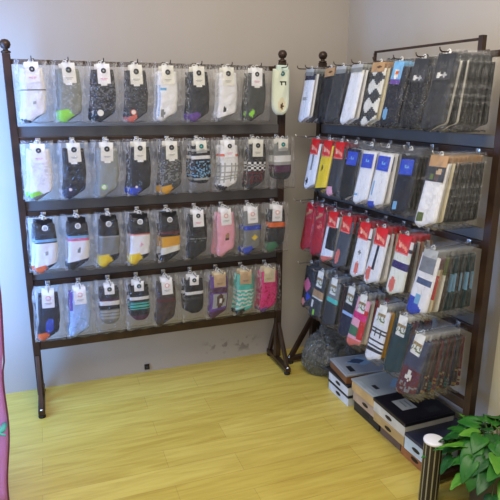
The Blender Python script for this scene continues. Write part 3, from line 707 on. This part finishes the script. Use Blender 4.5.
# ------------------------------------------------------------------ the room
def wall_mat():
    m = bpy.data.materials.new('painted_plaster'); m.use_nodes = True; nt = m.node_tree; N = nt.nodes.new; L = nt.links.new
    b = nt.nodes['Principled BSDF']; b.inputs['Roughness'].default_value = .75; b.inputs['Specular IOR Level'].default_value = .25
    tc = N('ShaderNodeTexCoord'); n = N('ShaderNodeTexNoise'); n.inputs['Scale'].default_value = 2.5; n.inputs['Detail'].default_value = 6
    L(tc.outputs['Object'], n.inputs['Vector'])
    r = N('ShaderNodeValToRGB'); r.color_ramp.elements[0].color = (*rgb(174,166,156), 1); r.color_ramp.elements[1].color = (*rgb(186,178,168), 1)
    L(n.outputs['Fac'], r.inputs['Fac'])
    # scuffed plaster low down between the racks
    n2 = N('ShaderNodeTexNoise'); n2.inputs['Scale'].default_value = 28; n2.inputs['Detail'].default_value = 8; L(tc.outputs['Object'], n2.inputs['Vector'])
    sx = N('ShaderNodeSeparateXYZ'); L(tc.outputs['Object'], sx.inputs[0])
    def bump1(sock, c, w):
        s = N('ShaderNodeMath'); s.operation = 'SUBTRACT'; s.inputs[1].default_value = c; L(sock, s.inputs[0])
        a = N('ShaderNodeMath'); a.operation = 'ABSOLUTE'; L(s.outputs[0], a.inputs[0])
        d = N('ShaderNodeMapRange'); d.inputs['From Min'].default_value = w; d.inputs['From Max'].default_value = w*.5; L(a.outputs[0], d.inputs['Value']); return d.outputs[0]
    mx = N('ShaderNodeMath'); mx.operation = 'MULTIPLY'; L(bump1(sx.outputs['X'], 1.08, .20), mx.inputs[0]); L(bump1(sx.outputs['Z'], .085, .055), mx.inputs[1])
    th = N('ShaderNodeMapRange'); th.inputs['From Min'].default_value = .50; th.inputs['From Max'].default_value = .60; L(n2.outputs['Fac'], th.inputs['Value'])
    m2 = N('ShaderNodeMath'); m2.operation = 'MULTIPLY'; L(mx.outputs[0], m2.inputs[0]); L(th.outputs[0], m2.inputs[1])
    m3 = N('ShaderNodeMath'); m3.operation = 'MULTIPLY'; m3.inputs[1].default_value = .6; L(m2.outputs[0], m3.inputs[0])
    mix = N('ShaderNodeMix'); mix.data_type = 'RGBA'; L(m3.outputs[0], mix.inputs['Factor']); L(r.outputs['Color'], mix.inputs['A']); mix.inputs['B'].default_value = (*rgb(112,106,98), 1)
    L(mix.outputs['Result'], b.inputs['Base Color'])
    bp = N('ShaderNodeBump'); bp.inputs['Strength'].default_value = .06; L(n2.outputs['Fac'], bp.inputs['Height']); L(bp.outputs['Normal'], b.inputs['Normal'])
    return m
WM = wall_mat()
def floor_mat():
    m = bpy.data.materials.new('laminate_planks'); m.use_nodes = True; nt = m.node_tree; N = nt.nodes.new; L = nt.links.new
    b = nt.nodes['Principled BSDF']; b.inputs['Roughness'].default_value = .30; b.inputs['Specular IOR Level'].default_value = .5
    tc = N('ShaderNodeTexCoord'); br = N('ShaderNodeTexBrick')
    br.inputs['Scale'].default_value = 1; br.inputs['Brick Width'].default_value = .80; br.inputs['Row Height'].default_value = .124; br.inputs['Mortar Size'].default_value = .0012
    br.offset = .37; br.inputs['Color1'].default_value = (*rgb(201,182,92), 1); br.inputs['Color2'].default_value = (*rgb(191,170,80), 1); br.inputs['Mortar'].default_value = (*rgb(168,142,70), 1); br.inputs['Mortar Smooth'].default_value = .6
    L(tc.outputs['Object'], br.inputs['Vector'])
    mp = N('ShaderNodeMapping'); mp.inputs['Scale'].default_value = (1.6, 16, 1); L(tc.outputs['Object'], mp.inputs['Vector'])
    n = N('ShaderNodeTexNoise'); n.inputs['Scale'].default_value = 2.2; n.inputs['Detail'].default_value = 7; n.inputs['Distortion'].default_value = .8; L(mp.outputs[0], n.inputs['Vector'])
    r = N('ShaderNodeValToRGB'); r.color_ramp.elements[0].position = .32; r.color_ramp.elements[1].position = .62
    r.color_ramp.elements[0].color = (.80, .72, .56, 1); r.color_ramp.elements[1].color = (1.08, 1.08, 1.06, 1); L(n.outputs['Fac'], r.inputs['Fac'])
    mix = N('ShaderNodeMix'); mix.data_type = 'RGBA'; mix.blend_type = 'MULTIPLY'; mix.inputs['Factor'].default_value = .7
    L(br.outputs['Color'], mix.inputs['A']); L(r.outputs['Color'], mix.inputs['B']); L(mix.outputs['Result'], b.inputs['Base Color'])
    return m
def slab(name, x0, x1, y0, y1, z0, z1, m):
    bm = bmesh.new(); box(bm, x0, x1, y0, y1, z0, z1); o = link(name, fin(bm, name, m, False)); o['kind'] = 'structure'; return o
slab('floor', -1.6, 1.80, -4.4, .17, -.05, 0, floor_mat())
slab('wall_back', -1.6, 1.90, .152, .25, 0, 2.75, WM)
slab('wall_right', 1.782, 1.90, -4.4, .152, 0, 2.75, WM)
slab('trim_1', 1.768, 1.7818, -1.265, -1.185, 0, 2.75, mat('cream_trim', (222,214,190), .45, noise=(4, (214,206,182))))
o = empty('wall_socket', (.569, .1515, .030), label='small black cable socket low on the back wall under the rack', cat='socket')
bm = bmesh.new(); box(bm, -.014, .014, -.008, 0, -.014, .018, .002); link('socket_plate', fin(bm, 'socket_plate', BLACK, False), o)
bm = bmesh.new(); box(bm, -.006, .006, -.0095, -.008, -.005, .008, .0005); link('socket_hole', fin(bm, 'socket_hole', mat('socket_dark', (60,60,64), .5), False), o)

# ------------------------------------------------------------------ light
w = bpy.data.worlds.new('room_light'); S.world = w; w.use_nodes = True
w.node_tree.nodes['Background'].inputs['Color'].default_value = (*rgb(236,232,226), 1); w.node_tree.nodes['Background'].inputs['Strength'].default_value = .80
def area(name, loc, target, sx, sy, power, col):
    l = bpy.data.lights.new(name, 'AREA'); l.shape = 'RECTANGLE'; l.size = sx; l.size_y = sy; l.energy = power; l.color = lin(tuple(c/255. for c in col))
    o = bpy.data.objects.new(name, l); COL.objects.link(o); o.location = loc
    o.rotation_euler = (Vector(target)-Vector(loc)).to_track_quat('-Z', 'Y').to_euler(); return o
area('ceiling_lamp', (.55, -1.7, 2.65), (.6, -1.4, 0), 1.4, 1.0, 42, (255,244,228))
area('window_daylight', (-.50, -.30, 1.05), (.05, .15, 1.0), .35, 1.5, 34, (112,172,255))

# ------------------------------------------------------------------ camera (fitted to the photograph)
yaw, pitch, roll, f = .3537, .2613, .0044, 549.75
c_, s_ = math.cos(yaw), math.sin(yaw); cp, sp_ = math.cos(pitch), math.sin(pitch)
F = Vector((s_*cp, c_*cp, -sp_)); r0 = Vector((c_, -s_, 0)); u0 = r0.cross(F)
rr = math.cos(roll)*r0+math.sin(roll)*u0; uu = -math.sin(roll)*r0+math.cos(roll)*u0
cam = bpy.data.cameras.new('camera'); co = bpy.data.objects.new('camera', cam); COL.objects.link(co)
cam.sensor_width = 36; cam.lens = f/500*36; cam.clip_start = .05
co.matrix_world = Matrix(((rr.x, uu.x, -F.x, .124), (rr.y, uu.y, -F.y, -2.7593), (rr.z, uu.z, -F.z, 1.5), (0,0,0,1)))
S.camera = co
S.view_settings.view_transform = 'Standard'; S.view_settings.look = 'None'; S.view_settings.gamma = 1; S.view_settings.exposure = 0; S.view_settings.use_curve_mapping = False
